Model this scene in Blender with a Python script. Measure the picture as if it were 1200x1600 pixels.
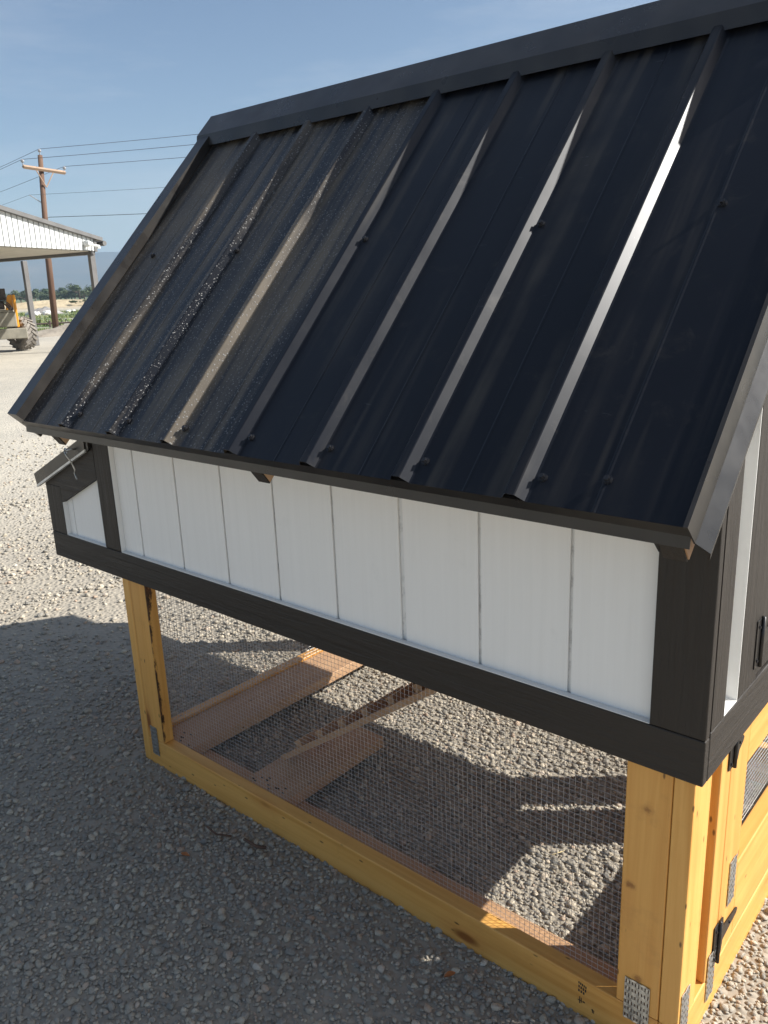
import bpy, bmesh, math, random
import numpy as np
from mathutils import Vector, Matrix
R = math.radians
rng = np.random.default_rng(7); random.seed(7)
for o in list(bpy.data.objects): bpy.data.objects.remove(o)
S = bpy.context.scene; COL = S.collection

# ------------------------------------------------------------------ camera
CAM = Vector((0.3933, -1.2547, 1.5095)); YAW, PITCH, ROLL, FPX = 0.7202, -0.2744, -0.0405, 1267.7
fw = Vector((-math.sin(YAW)*math.cos(PITCH), math.cos(YAW)*math.cos(PITCH), math.sin(PITCH)))
r0 = Vector((math.cos(YAW), math.sin(YAW), 0)); u0 = r0.cross(fw)
rt = math.cos(ROLL)*r0 + math.sin(ROLL)*u0; up = -math.sin(ROLL)*r0 + math.cos(ROLL)*u0
cd = bpy.data.cameras.new('camera'); co = bpy.data.objects.new('camera', cd); COL.objects.link(co)
M = Matrix((rt, up, -fw)).transposed().to_4x4(); M.translation = CAM; co.matrix_world = M
cd.sensor_fit = 'VERTICAL'; cd.sensor_height = 24; cd.lens = FPX/1600*24; cd.clip_start = .02; cd.clip_end = 20000
S.camera = co; S.render.resolution_x = 768; S.render.resolution_y = 1024
S.render.engine = 'CYCLES'
S.cycles.max_bounces = 6; S.cycles.diffuse_bounces = 3; S.cycles.glossy_bounces = 3; S.cycles.volume_bounces = 0
# ------------------------------------------------------------------ light
SUN = Vector((1.05, 0.83, 1.0)).normalized()
el = math.asin(SUN.z); az = math.atan2(SUN.x, SUN.y)
W = bpy.data.worlds.new('World'); S.world = W; W.use_nodes = True
nt = W.node_tree; nt.nodes.clear()
wo = nt.nodes.new('ShaderNodeOutputWorld'); bg = nt.nodes.new('ShaderNodeBackground')
sk = nt.nodes.new('ShaderNodeTexSky'); sk.sky_type = 'NISHITA'; sk.sun_disc = False
sk.sun_elevation = el; sk.sun_rotation = az; sk.altitude = 700; sk.air_density = 1.0; sk.dust_density = 1.9; sk.ozone_density = 1.1
bg.inputs['Strength'].default_value = 0.0545
# thin cirrus veils over the whole dome
tc = nt.nodes.new('ShaderNodeTexCoord'); mp = nt.nodes.new('ShaderNodeMapping'); mp.inputs['Scale'].default_value = (1.2, 1.2, 7.0)
mp.inputs['Rotation'].default_value = (.12, .1, .3)
cn = nt.nodes.new('ShaderNodeTexNoise'); cn.inputs['Scale'].default_value = 2.2; cn.inputs['Detail'].default_value = 7; cn.inputs['Roughness'].default_value = .62
cr = nt.nodes.new('ShaderNodeMapRange'); cr.inputs[1].default_value = .42; cr.inputs[2].default_value = .70; cr.inputs[3].default_value = 0; cr.inputs[4].default_value = .36
mx = nt.nodes.new('ShaderNodeMix'); mx.data_type = 'RGBA'; mx.inputs[7].default_value = (5.2, 5.6, 6.2, 1)
L = nt.links.new
L(tc.outputs['Generated'], mp.inputs['Vector']); L(mp.outputs[0], cn.inputs['Vector']); L(cn.outputs['Fac'], cr.inputs[0])
L(cr.outputs[0], mx.inputs[0]); L(sk.outputs[0], mx.inputs[6]); L(mx.outputs[2], bg.inputs[0]); L(bg.outputs[0], wo.inputs[0])
sd = bpy.data.lights.new('sun', 'SUN'); sd.energy = 4.15; sd.angle = R(.53); sd.color = (1, .97, .92)
so = bpy.data.objects.new('sun', sd); COL.objects.link(so); so.rotation_euler = SUN.to_track_quat('Z', 'Y').to_euler(); so.location = (20, 16, 20)
S.view_settings.view_transform = 'Standard'; S.view_settings.look = 'None'; S.view_settings.gamma = 1; S.view_settings.exposure = 1.2
S.view_settings.use_curve_mapping = False

# ------------------------------------------------------------------ material helpers
class NM:
    def __init__(s, name):
        s.m = bpy.data.materials.new(name); s.m.use_nodes = True; s.t = s.m.node_tree
        s.b = s.t.nodes['Principled BSDF']; s.c = None
    def n(s, kind, **kw):
        x = s.t.nodes.new('ShaderNode'+kind)
        for k, v in kw.items(): setattr(x, k, v)
        return x
    def l(s, a, b): s.t.links.new(a, b)
    def coord(s, scale=(1, 1, 1), kind='Object', rnd=False):
        c = s.n('TexCoord'); m = s.n('Mapping'); m.inputs['Scale'].default_value = scale
        src = c.outputs[kind]
        if rnd:
            oi = s.n('ObjectInfo'); ml = s.n('Math', operation='MULTIPLY'); ml.inputs[1].default_value = 37.0
            s.l(oi.outputs['Random'], ml.inputs[0])
            s.l(ml.outputs[0], m.inputs['Location'])
        s.l(src, m.inputs['Vector']); return m.outputs[0]
    def noise(s, vec, scale, detail=4, rough=.55, dist=0):
        x = s.n('TexNoise'); x.inputs['Scale'].default_value = scale; x.inputs['Detail'].default_value = detail
        x.inputs['Roughness'].default_value = rough; x.inputs['Distortion'].default_value = dist; s.l(vec, x.inputs['Vector']); return x.outputs['Fac']
    def voro(s, vec, scale, feat='F1', out='Distance', rand=1):
        x = s.n('TexVoronoi', feature=feat); x.inputs['Scale'].default_value = scale; x.inputs['Randomness'].default_value = rand; s.l(vec, x.inputs['Vector']); return x.outputs[out]
    def rng(s, v, a, b, c=0, d=1):
        x = s.n('MapRange'); s.l(v, x.inputs[0])
        for i, k in enumerate((a, b, c, d)): x.inputs[i+1].default_value = k
        return x.outputs[0]
    def math(s, op, a, b=0):
        x = s.n('Math', operation=op)
        for i, v in enumerate((a, b)):
            if isinstance(v, (int, float)): x.inputs[i].default_value = v
            else: s.l(v, x.inputs[i])
        return x.outputs[0]
    def mix(s, f, a, b):
        x = s.n('Mix', data_type='RGBA')
        for i, v in ((0, f), (6, a), (7, b)):
            if isinstance(v, (int, float)): x.inputs[i].default_value = v
            elif isinstance(v, tuple): x.inputs[i].default_value = (*v, 1)
            else: s.l(v, x.inputs[i])
        return x.outputs[2]
    def ramp(s, f, cols):
        x = s.n('ValToRGB'); e = x.color_ramp.elements
        while len(e) < len(cols): e.new(.5)
        for i, (p, c) in enumerate(cols): e[i].position = p; e[i].color = (*c, 1)
        s.l(f, x.inputs[0]); return x.outputs[0]
    def sep(s, vec):
        x = s.n('SeparateXYZ'); s.l(vec, x.inputs[0]); return x.outputs
    def bump(s, h, strength=.4, dist=.002):
        x = s.n('Bump'); x.inputs['Strength'].default_value = strength; x.inputs['Distance'].default_value = dist
        s.l(h, x.inputs['Height']); s.l(x.outputs[0], s.b.inputs['Normal'])
    def set(s, col=None, rough=None, metal=None, spec=None, coat=None, coatr=None):
        for k, v in (('Base Color', col), ('Roughness', rough), ('Metallic', metal), ('Specular IOR Level', spec), ('Coat Weight', coat), ('Coat Roughness', coatr)):
            if v is None: continue
            if isinstance(v, tuple): s.b.inputs[k].default_value = (*v, 1)
            elif isinstance(v, (int, float)): s.b.inputs[k].default_value = v
            else: s.l(v, s.b.inputs[k])
        return s.m

MAT = {}
def roof_metal(name, dusty):
    m = NM(name); v = m.coord()
    st = m.noise(m.coord((26, 1.1, 1.1)), 1.0, 5, .6)
    st2 = m.noise(m.coord((17, .8, .8)), 1.0, 3, .5)
    bl = m.noise(v, 2.6, 5, .6); ho = m.noise(m.coord((2, 9, 9)), 1.0, 3)
    smear = m.rng(m.noise(v, 14, 6, .75, .8), .56, .75)
    if dusty:
        sp = m.math('MULTIPLY', m.rng(m.voro(v, 112), .17, .25, 1, 0), m.rng(m.noise(v, 4, 3), .24, .40))
        sp2 = m.math('MULTIPLY', m.rng(m.voro(v, 190), .15, .22, .6, 0), m.rng(m.noise(v, 6, 2), .32, .48))
        sp = m.math('MAXIMUM', sp, sp2)
        dust = m.math('MULTIPLY', m.math('MAXIMUM', m.math('MULTIPLY', m.rng(st, .46, .62), .8), m.rng(st2, .48, .60)), m.rng(bl, .3, .6, .3, 1))
        c = m.mix(dust, (.0070, .0075, .0095), (.125, .102, .074))
        c = m.mix(m.math('MULTIPLY', sp, .85), c, (.19, .184, .175))
        m.bump(sp, .5, .0012)
        return m.set(c, m.rng(dust, 0, 1, .30, .55), 0, .42)
    dust = m.math('MULTIPLY', m.math('MAXIMUM', m.math('MULTIPLY', m.rng(st, .52, .8), .5), m.rng(st2, .54, .72)), m.rng(bl, .38, .66))
    dust = m.math('MAXIMUM', dust, m.math('MULTIPLY', smear, .30))
    scr = m.math('MULTIPLY', m.rng(m.noise(m.coord((6, 60, 60)), 2.0, 3, .7), .69, .74), m.rng(m.noise(v, 9, 2), .55, .65))
    c = m.mix(dust, (.0065, .0075, .011), (.075, .064, .050))
    c = m.mix(m.math('MULTIPLY', scr, .35), c, (.3, .3, .3))
    m.bump(m.noise(m.coord((1.5, .7, .7)), 2.4, 3), .22, .005)
    return m.set(c, m.math('ADD', m.rng(dust, 0, 1, .35, .48), m.rng(ho, .3, .7, -.03, .04)), 0, .31)
MAT['panel_dusty'] = roof_metal('dusty_black_panel', True)
MAT['panel'] = roof_metal('black_panel', False)
def trim_metal():
    m = NM('dark_bronze_trim'); v = m.coord()
    c = m.mix(m.rng(m.noise(v, 8, 4), .4, .75), (.016, .0145, .0135), (.034, .030, .026))
    m.bump(m.noise(v, 5, 2), .15, .004)
    return m.set(c, m.rng(m.noise(v, 12, 3), .3, .7, .24, .38), 0, .5)
MAT['trim_metal'] = trim_metal()
def stained(name, axis, base=(.0140, .0105, .0078), hi=(.027, .0200, .0140), rough=.58, b=.9):
    m = NM(name); sc = [55, 55, 55]; sc[axis] = 2.2
    v = m.coord(tuple(sc), rnd=True); g = m.noise(v, 1.6, 6, .65, .6)
    sc2 = [14, 14, 14]; sc2[axis] = 2.5
    g2 = m.noise(m.coord(tuple(sc2), rnd=True), 1.3, 5, .6, 1.8)
    h = m.math('ADD', m.math('MULTIPLY', g, .6), m.math('MULTIPLY', g2, .7))
    c = m.mix(m.rng(g, .35, .7), base, hi)
    m.bump(h, b, .005)
    return m.set(c, m.rng(g, .3, .7, rough-.08, rough+.12), 0, .5)
for i, a in enumerate('xyz'): MAT['dark_'+a] = stained('dark_brown_painted_board_'+a, i)
def white(name, axis, groove=False):
    m = NM(name); sc = [60, 60, 60]; sc[axis] = 1.5
    g = m.noise(m.coord(tuple(sc), rnd=True), 1.2, 5, .6, .5)
    sc2 = [22, 22, 22]; sc2[axis] = 1.2
    g2 = m.noise(m.coord(tuple(sc2), rnd=True), 1.0, 4, .6, 1.2)
    c = m.mix(m.rng(g, .3, .7), (.86, .845, .805), (.82, .805, .765))
    smu = m.rng(m.noise(m.coord((1, 1, 1), rnd=True), 7, 6, .7), .60, .78)
    c = m.mix(m.math('MULTIPLY', smu, .22), c, (.52, .52, .50))
    m.bump(m.math('ADD', g, g2), .22, .0018)
    return m.set(c, .5, 0, .4)
MAT['white'] = white('white_painted_siding', 2)
MAT['white_x'] = white('white_painted_edge', 0)
m = NM('groove_white'); MAT['groove'] = m.set(m.mix(m.rng(m.noise(m.coord((1, 1, 1)), 26, 5, .7), .5, .72), (.78, .77, .74), (.46, .45, .43)), .7)
def lumber(name, axis, base, lo, knot, rough=.42, bark=False, knots=()):
    m = NM(name); sc = [38, 38, 38]; sc[axis] = 1.3
    v = m.coord(tuple(sc), rnd=True); g = m.noise(v, 1.0, 5, .6, 1.0)
    sc3 = [9, 9, 9]; sc3[axis] = .7
    g3 = m.noise(m.coord(tuple(sc3), rnd=True), 1.0, 3, .5, .4)
    c = m.mix(m.rng(g, .38, .64), base, lo)
    c = m.mix(m.rng(g3, .45, .8, 0, .35), c, knot)
    oi = m.n('ObjectInfo'); c = m.mix(m.rng(oi.outputs['Random'], 0, 1, 0, .45), c, (base[0]*.80, base[1]*.68, base[2]*.55))
    k1 = [15, 15, 15]; k1[axis] = 5.5
    kd = m.voro(m.coord(tuple(k1), rnd=True), .62)
    kn = m.rng(kd, .07, .15, 1, 0)
    ring = m.rng(kd, .13, .34, .5, 0)
    c = m.mix(ring, c, (base[0]*.72, base[1]*.55, base[2]*.45)); c = m.mix(kn, c, knot)
    k2 = [60, 60, 60]; k2[axis] = 22
    nick = m.math('MULTIPLY', m.rng(m.voro(m.coord(tuple(k2), rnd=True), .5), .05, .10, 1, 0), .8)
    c = m.mix(nick, c, (.06, .03, .012))
    smu = m.rng(m.noise(m.coord((1, 1, 1), rnd=True), 11, 6, .7), .58, .8)
    c = m.mix(m.math('MULTIPLY', smu, .4), c, (base[0]*.5, base[1]*.45, base[2]*.45))
    for kx, kz in knots:
        p = m.sep(m.coord()); w = m.noise(m.coord(), 70, 5, .7)
        dd = m.math('ADD', m.math('POWER', m.math('MULTIPLY', m.math('SUBTRACT', p[0], kx), 1/.0085), 2), m.math('POWER', m.math('MULTIPLY', m.math('SUBTRACT', p[2], kz), 1/.0075), 2))
        dd = m.math('ADD', dd, m.math('MULTIPLY', m.math('SUBTRACT', w, .5), 4.5))
        c = m.mix(m.rng(dd, .5, 3.2, .45, 0), c, (.45, .21, .05)); c = m.mix(m.rng(dd, .2, 1.3, .8, 0), c, (.26, .10, .025))
    if bark:
        p = m.sep(m.coord()); w = m.noise(m.coord((20, 20, 7)), 1.0, 5, .7)
        f = m.math('ADD', m.math('MULTIPLY', m.math('SUBTRACT', .047, p[1]), 40), m.math('MULTIPLY', m.math('SUBTRACT', w, .52), 4.2))
        f = m.math('MULTIPLY', m.rng(f, .25, .5), m.rng(p[0], -1.7245, -1.7225))
        c = m.mix(f, c, m.mix(m.rng(m.noise(m.coord(), 60, 4), .4, .65), (.035, .016, .008), (.16, .07, .03)))
    m.bump(g, .25, .0015)
    return m.set(c, rough, 0, .45)
GOLD = ((.79, .44, .125), (.66, .325, .075), (.27, .095, .02))
RAW = ((.53, .345, .205), (.45, .275, .155), (.18, .08, .04))
for i, a in enumerate('xyz'):
    MAT['gold_'+a] = lumber('golden_stained_lumber_'+a, i, *GOLD)
    MAT['raw_'+a] = lumber('raw_lumber_'+a, i, *RAW, rough=.6)
MAT['gold_bark'] = lumber('golden_lumber_with_bark_edge', 2, *GOLD, bark=True)
MAT['gold_knots'] = lumber('golden_lumber_with_knots', 2, *GOLD, knots=((-.1081, .5543), (-.1335, .3741), (-.1079, .1651)))
def simple(name, col, rough=.5, metal=0, var=.25, scale=20, bump=0):
    m = NM(name); v = m.coord(); n = m.noise(v, scale, 4)
    c = m.mix(m.rng(n, .3, .7), tuple(x*(1-var) for x in col), tuple(min(1, x*(1+var)) for x in col))
    if bump: m.bump(n, bump, .01)
    return m.set(c, rough, metal)
MAT['zinc'] = simple('galvanized_steel', (.50, .51, .50), .38, .85, .18, 60)
MAT['wire'] = simple('galvanized_wire', (.46, .45, .43), .45, .55, .15, 30)
MAT['screw'] = simple('black_screw_paint', (.03, .03, .033), .25, .3)
MAT['hinge'] = simple('black_hinge_paint', (.016, .014, .013), .33, .2)
MAT['ink'] = simple('black_ink', (.03, .026, .02), .7)
MAT['alu'] = simple('aluminium_edge', (.62, .62, .60), .4, .3)
MAT['leaf_brown'] = simple('dry_leaf', (.40, .15, .05), .6)
MAT['twig'] = simple('dark_twig', (.10, .055, .035), .7)
MAT['straw'] = simple('straw', (.62, .50, .26), .6)

# ------------------------------------------------------------------ object helpers
def link(o, parent=None):
    COL.objects.link(o)
    if parent: o.parent = parent
    return o
def mesh_obj(name, verts, faces, mat, parent=None, smooth=False):
    me = bpy.data.meshes.new(name); me.from_pydata([tuple(v) for v in verts], [], [tuple(f) for f in faces]); me.update()
    if smooth: me.shade_smooth()
    for mm in (mat if isinstance(mat, (list, tuple)) else [mat]): me.materials.append(MAT[mm] if isinstance(mm, str) else mm)
    return link(bpy.data.objects.new(name, me), parent)
def bm_obj(name, bm, mat, parent=None, smooth=False):
    bmesh.ops.recalc_face_normals(bm, faces=bm.faces)
    me = bpy.data.meshes.new(name); bm.to_mesh(me); bm.free()
    if smooth: me.shade_smooth()
    me.materials.append(MAT[mat] if isinstance(mat, str) else mat)
    return link(bpy.data.objects.new(name, me), parent)
def add_box(bm, lo, hi, bev=0, mtx=None):
    r = bmesh.ops.create_cube(bm, size=1)
    c = [(a+b)/2 for a, b in zip(lo, hi)]; d = [abs(b-a) for a, b in zip(lo, hi)]
    for v in r['verts']: v.co = Vector((v.co.x*d[0]+c[0], v.co.y*d[1]+c[1], v.co.z*d[2]+c[2]))
    vs = r['verts']
    if bev:
        es = list({e for v in vs for e in v.link_edges})
        rb = bmesh.ops.bevel(bm, geom=es, offset=bev, segments=2, affect='EDGES', profile=.5)
        vs = list({v for f in rb['faces'] for v in f.verts} | {v for v in vs if v.is_valid})
    if mtx is not None:
        for v in vs: v.co = mtx @ v.co
    return vs
def box(name, lo, hi, mat, parent=None, bev=.002, mtx=None):
    bm = bmesh.new(); add_box(bm, lo, hi, bev, mtx); return bm_obj(name, bm, mat, parent)
def prism(name, poly, axis, a, b, mat, parent=None):
    """polygon in the two other axes, extruded along axis from a to b"""
    n = len(poly); V = []
    for t in (a, b):
        for p in poly:
            q = list(p); q.insert(axis, t); V.append(q)
    F = [tuple(range(n))[::-1], tuple(range(n, 2*n))] + [(i, (i+1) % n, n+(i+1) % n, n+i) for i in range(n)]
    bm = bmesh.new(); vs = [bm.verts.new(v) for v in V]
    for f in F: bm.faces.new([vs[i] for i in f])
    return bm_obj(name, bm, mat, parent)
def tube(bm, pts, rad, seg=6, cap=True):
    pts = [Vector(p) for p in pts]; rads = rad if isinstance(rad, (list, tuple)) else [rad]*len(pts); rings = []
    for i, p in enumerate(pts):
        d = (pts[min(i+1, len(pts)-1)]-pts[max(i-1, 0)]).normalized()
        a = d.cross(Vector((0, 0, 1)));  a = a.normalized() if a.length > 1e-3 else Vector((1, 0, 0))
        b = d.cross(a); rings.append([bm.verts.new(p+rads[i]*(a*math.cos(2*math.pi*k/seg)+b*math.sin(2*math.pi*k/seg))) for k in range(seg)])
    for q, w in zip(rings, rings[1:]):
        for k in range(seg): bm.faces.new((q[k], q[(k+1) % seg], w[(k+1) % seg], w[k]))
    if cap: bm.faces.new(rings[0][::-1]); bm.faces.new(rings[-1])
def empty(name, loc=(0, 0, 0), rz=0):
    o = bpy.data.objects.new(name, None); o.location = loc; o.rotation_euler = (0, 0, rz); o.empty_display_size = .2; return link(o)
def tag(o, label=None, cat=None, group=None, kind=None):
    for k, v in (('label', label), ('category', cat), ('group', group), ('kind', kind)):
        if v: o[k] = v
    return o
def copy_tree(o, parent=None):
    c = o.copy(); COL.objects.link(c); c.parent = parent
    for ch in list(o.children): copy_tree(ch, c)
    return c

# ------------------------------------------------------------------ ground
def ground_mat():
    m = NM('gravel_yard'); v = m.coord()
    p = m.sep(v)
    peb = m.voro(v, 42, out='Color'); ps = m.sep(peb)
    pd = m.voro(v, 42); fine = m.noise(v, 160, 3, .6)
    mid = m.noise(v, 1.3, 6, .62); big = m.noise(v, .16, 5, .6)
    sand = m.mix(m.rng(fine, .3, .7), (.37, .335, .27), (.50, .455, .37))
    c = m.mix(m.rng(ps[0], 0, 1, .1, .75), sand, m.ramp(ps[1], [(0, (.20, .20, .195)), (.4, (.30, .285, .255)), (.8, (.40, .37, .32)), (1, (.48, .45, .40))]))
    c = m.mix(m.rng(mid, .42, .72, 0, .55), c, (.52, .47, .38))
    c = m.mix(m.rng(big, .4, .7, 0, .5), c, (.55, .50, .41))
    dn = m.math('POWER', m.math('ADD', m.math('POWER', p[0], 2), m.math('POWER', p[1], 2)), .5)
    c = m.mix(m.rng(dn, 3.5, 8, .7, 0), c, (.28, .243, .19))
    # strips of green and sand beyond the yard
    dist = m.math('ADD', m.math('MULTIPLY', p[0], -.90), m.math('MULTIPLY', p[1], .436))
    wob = m.math('ADD', dist, m.math('MULTIPLY', m.math('SUBTRACT', m.noise(v, .10, 5), .5), 16))
    gmask = m.math('MULTIPLY', m.rng(wob, 37, 40), m.rng(wob, 92, 110, 1, 0))
    gtex = m.rng(m.noise(v, .45, 6, .7), .40, .56)
    c = m.mix(m.math('MULTIPLY', gmask, gtex), c, (.075, .125, .030))
    far = m.rng(wob, 100, 130)
    c = m.mix(far, c, m.mix(m.rng(m.noise(v, .05, 5), .4, .6), (.46, .38, .26), (.34, .29, .19)))
    far2 = m.rng(wob, 260, 320); c = m.mix(far2, c, (.13, .15, .07))
    h = m.math('ADD', m.math('MULTIPLY', m.rng(pd, 0, .6, 1, 0), .7), m.math('MULTIPLY', mid, 2.5))
    m.bump(h, .8, .012)
    return m.set(c, .9, 0, .2)
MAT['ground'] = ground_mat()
def ground():
    xs = np.concatenate([-np.geomspace(8000, 4, 40), np.linspace(-3.5, 3.5, 15), np.geomspace(4, 3000, 25)])
    ys = np.concatenate([-np.geomspace(3000, 4, 25), np.linspace(-3.5, 3.5, 15), np.geomspace(4, 8000, 40)])
    nx, ny = len(xs), len(ys)
    V = []
    for y in ys:
        for x in xs:
            d = math.hypot(x+1, y); z = -.007
            if 5 < d < 60: z += .035*math.sin(x*.9+math.sin(y*.7))*math.sin(y*.6+1.3)*min(1, (d-5)/10)
            V.append((x, y, z))
    F = [(j*nx+i, j*nx+i+1, (j+1)*nx+i+1, (j+1)*nx+i) for j in range(ny-1) for i in range(nx-1)]
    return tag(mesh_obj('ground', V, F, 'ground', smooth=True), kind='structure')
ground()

# pebbles: one mass of loose river gravel, instanced stones
def stone_mat():
    m = NM('river_pebble'); oi = m.n('ObjectInfo')
    c = m.ramp(oi.outputs['Random'], [(0, (.20, .188, .165)), (.18, (.32, .288, .236)), (.4, (.39, .342, .267)), (.6, (.28, .255, .215)), (.78, (.45, .388, .29)), (.9, (.54, .472, .365)), (.96, (.40, .275, .19)), (1, (.62, .56, .46))])
    v = m.coord(kind='Object'); n = m.noise(v, 2.2, 4)
    c = m.mix(m.rng(n, .35, .75, 0, .45), c, (.42, .39, .33)); m.bump(n, .3, .3)
    return m.set(c, .75, 0, .3)
MAT['stone'] = stone_mat()
def in_view(P, margin=170):
    d = P - np.array(CAM); a = d@np.array(rt); b = d@np.array(up); f = d@np.array(fw)
    px = 600+FPX*a/np.maximum(f, .05); py = 800-FPX*b/np.maximum(f, .05)
    return (f > .1) & (px > -margin) & (px < 1200+2.4*margin) & (py < 1600+margin) & (py > 400)
def gravel():
    pts, scl = [], []
    def layer(cell, r0, r1, x0, x1, y0, y1, dmin, dmax, keep=1., zf=.25, patch=0, track=False):
        gx, gy = np.meshgrid(np.arange(x0, x1, cell), np.arange(y0, y1, cell)); n = gx.size
        x = gx.ravel()+rng.uniform(-.5, .5, n)*cell; y = gy.ravel()+rng.uniform(-.5, .5, n)*cell
        rr = r0+(r1-r0)*rng.random(n)**2.0
        d = np.hypot(np.hypot(x-CAM.x, y-CAM.y), CAM.z)
        fade = np.clip((dmax-d)/(.25*dmax), 0, 1)
        pn = .5+.5*np.sin(x*2.1+1.3*np.sin(y*1.7))*np.sin(y*2.6+1.1*np.sin(x*2.3)+.7)
        k = (d > dmin) & (d < dmax) & (rng.random(n) < keep*fade*(1-patch*np.clip(pn*1.6-.75, 0, 1)))
        if track:
            t = -.9*x+.436*y+.10*np.sin(x*3+y*2); tr = sum(np.exp(-((t-t0)/w)**2) for t0, w in ((3.45, .10), (4.07, .10), (4.58, .10), (5.6, .14), (6.6, .12), (7.9, .2)))
            k &= rng.random(n) < np.clip(.30+.8*tr, 0, 1)
        Pt = np.stack([x, y, -.007+rr*zf], 1); k &= in_view(Pt)
        pts.append(Pt[k]); scl.append(rr[k])
    layer(.0225, .0050, .0122, -4, 1.3, -1.4, 3, 0, 4.2, .85, .28, .55)
    layer(.0150, .0039, .0075, -4, 1.3, -1.4, 3, 0, 4.2, .95, .32, .45)
    layer(.0120, .0029, .0046, -3.0, 1.2, -1.4, 1.4, 0, 2.7, .8, .45, .2)
    layer(.046, .009, .017, -11, 2, -2, 9, 3.2, 11, .8, .30, .5, True)
    layer(.030, .006, .010, -8, 2, -2, 7, 3.2, 7.5, .9, .30, .4, True)
    P = np.concatenate(pts); sc = np.concatenate(scl)
    me = bpy.data.meshes.new('gravel'); me.vertices.add(len(P)); me.vertices.foreach_set('co', P.astype(np.float32).ravel())
    at = me.attributes.new('stone_size', 'FLOAT', 'POINT'); at.data.foreach_set('value', sc.astype(np.float32))
    me.update(); o = link(bpy.data.objects.new('gravel', me))
    me.materials.append(MAT['stone'])
    g = bpy.data.node_groups.new('gravel_scatter', 'GeometryNodeTree')
    g.interface.new_socket('Geometry', in_out='INPUT', socket_type='NodeSocketGeometry'); g.interface.new_socket('Geometry', in_out='OUTPUT', socket_type='NodeSocketGeometry')
    N = g.nodes.new; K = g.links.new
    gi = N('NodeGroupInput'); go = N('NodeGroupOutput'); jn = N('GeometryNodeJoinGeometry')
    for i in range(7):
        ico = N('GeometryNodeMeshIcoSphere'); ico.inputs['Radius'].default_value = 1; ico.inputs['Subdivisions'].default_value = 2
        pos = N('GeometryNodeInputPosition'); nz = N('ShaderNodeTexNoise'); nz.noise_dimensions = '4D'; nz.inputs['W'].default_value = i*5.3; nz.inputs['Scale'].default_value = .75; nz.inputs['Detail'].default_value = 1
        K(pos.outputs[0], nz.inputs['Vector'])
        sb = N('ShaderNodeVectorMath'); sb.operation = 'SUBTRACT'; sb.inputs[1].default_value = (.5, .5, .5); K(nz.outputs['Color'], sb.inputs[0])
        sc_ = N('ShaderNodeVectorMath'); sc_.operation = 'MULTIPLY'; sc_.inputs[1].default_value = (1.1, 1.1, .9); K(sb.outputs[0], sc_.inputs[0])
        ad = N('ShaderNodeVectorMath'); ad.operation = 'ADD'; K(sc_.outputs[0], ad.inputs[0]); K(pos.outputs[0], ad.inputs[1])
        mu = N('ShaderNodeVectorMath'); mu.operation = 'MULTIPLY'; mu.inputs[1].default_value = (1.10, .80+.06*(i % 4), .58+.07*(i % 3)); K(ad.outputs[0], mu.inputs[0])
        sp = N('GeometryNodeSetPosition'); K(ico.outputs['Mesh'], sp.inputs['Geometry']); K(mu.outputs[0], sp.inputs['Position'])
        ss = N('GeometryNodeSetShadeSmooth'); K(sp.outputs[0], ss.inputs[0])
        sm = N('GeometryNodeSetMaterial'); sm.inputs['Material'].default_value = MAT['stone']; K(ss.outputs[0], sm.inputs[0])
        ti = N('GeometryNodeGeometryToInstance'); K(sm.outputs[0], ti.inputs[0]); K(ti.outputs[0], jn.inputs[0])
    ip = N('GeometryNodeInstanceOnPoints'); K(gi.outputs[0], ip.inputs['Points']); K(jn.outputs[0], ip.inputs['Instance'])
    ip.inputs['Pick Instance'].default_value = True
    ri = N('FunctionNodeRandomValue'); ri.data_type = 'INT'
    ri.inputs[4].default_value = 0; ri.inputs[5].default_value = 6; K(ri.outputs[2], ip.inputs['Instance Index'])
    rr = N('FunctionNodeRandomValue'); rr.data_type = 'FLOAT_VECTOR'; rr.inputs[0].default_value = (-.5, -.5, 0); rr.inputs[1].default_value = (.5, .5, 6.28)
    K(rr.outputs[0], ip.inputs['Rotation'])
    na = N('GeometryNodeInputNamedAttribute'); na.data_type = 'FLOAT'; na.inputs['Name'].default_value = 'stone_size'; K(na.outputs[0], ip.inputs['Scale'])
    K(ip.outputs[0], go.inputs[0])
    md = o.modifiers.new('gravel_scatter', 'NODES'); md.node_group = g
    tag(o, 'loose rounded grey and tan river gravel covering the yard', 'gravel', kind='stuff'); print('stones', len(P))
gravel()

# ================================================================== the chicken coop
coop = tag(empty('chicken_coop'), 'black metal roofed chicken coop with white siding, brown trim and golden wire mesh run', 'chicken coop')
YE, ZE, MS = -.157, 1.1763, 1.0338; YR = .669; NL = math.hypot(1, MS)
WD = 1.205; XB = -1.88; XN = -2.2164; ZB0, ZB1 = .6545, .742; D = .018; PF = .0218; GX = -.006
def RP(x, s, n, back=False):
    y = YE+s-n*MS/NL; z = ZE+MS*s+n/NL
    return (x, (2*YR-y) if back else y, z)
def roof_prism(name, prof, s0, s1, mat, parent, back=False):
    n = len(prof); V = [RP(x, s0, k, back) for x, k in prof]+[RP(x, s1, k, back) for x, k in prof]
    bm = bmesh.new(); vs = [bm.verts.new(v) for v in V]
    for f in [tuple(range(n)), tuple(range(n, 2*n))]+[(i, (i+1) % n, n+(i+1) % n, n+i) for i in range(n)]: bm.faces.new([vs[i] for i in f])
    return bm_obj(name, bm, mat, parent)
RIBS = [-.280-.2375*k for k in range(7)]
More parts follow.
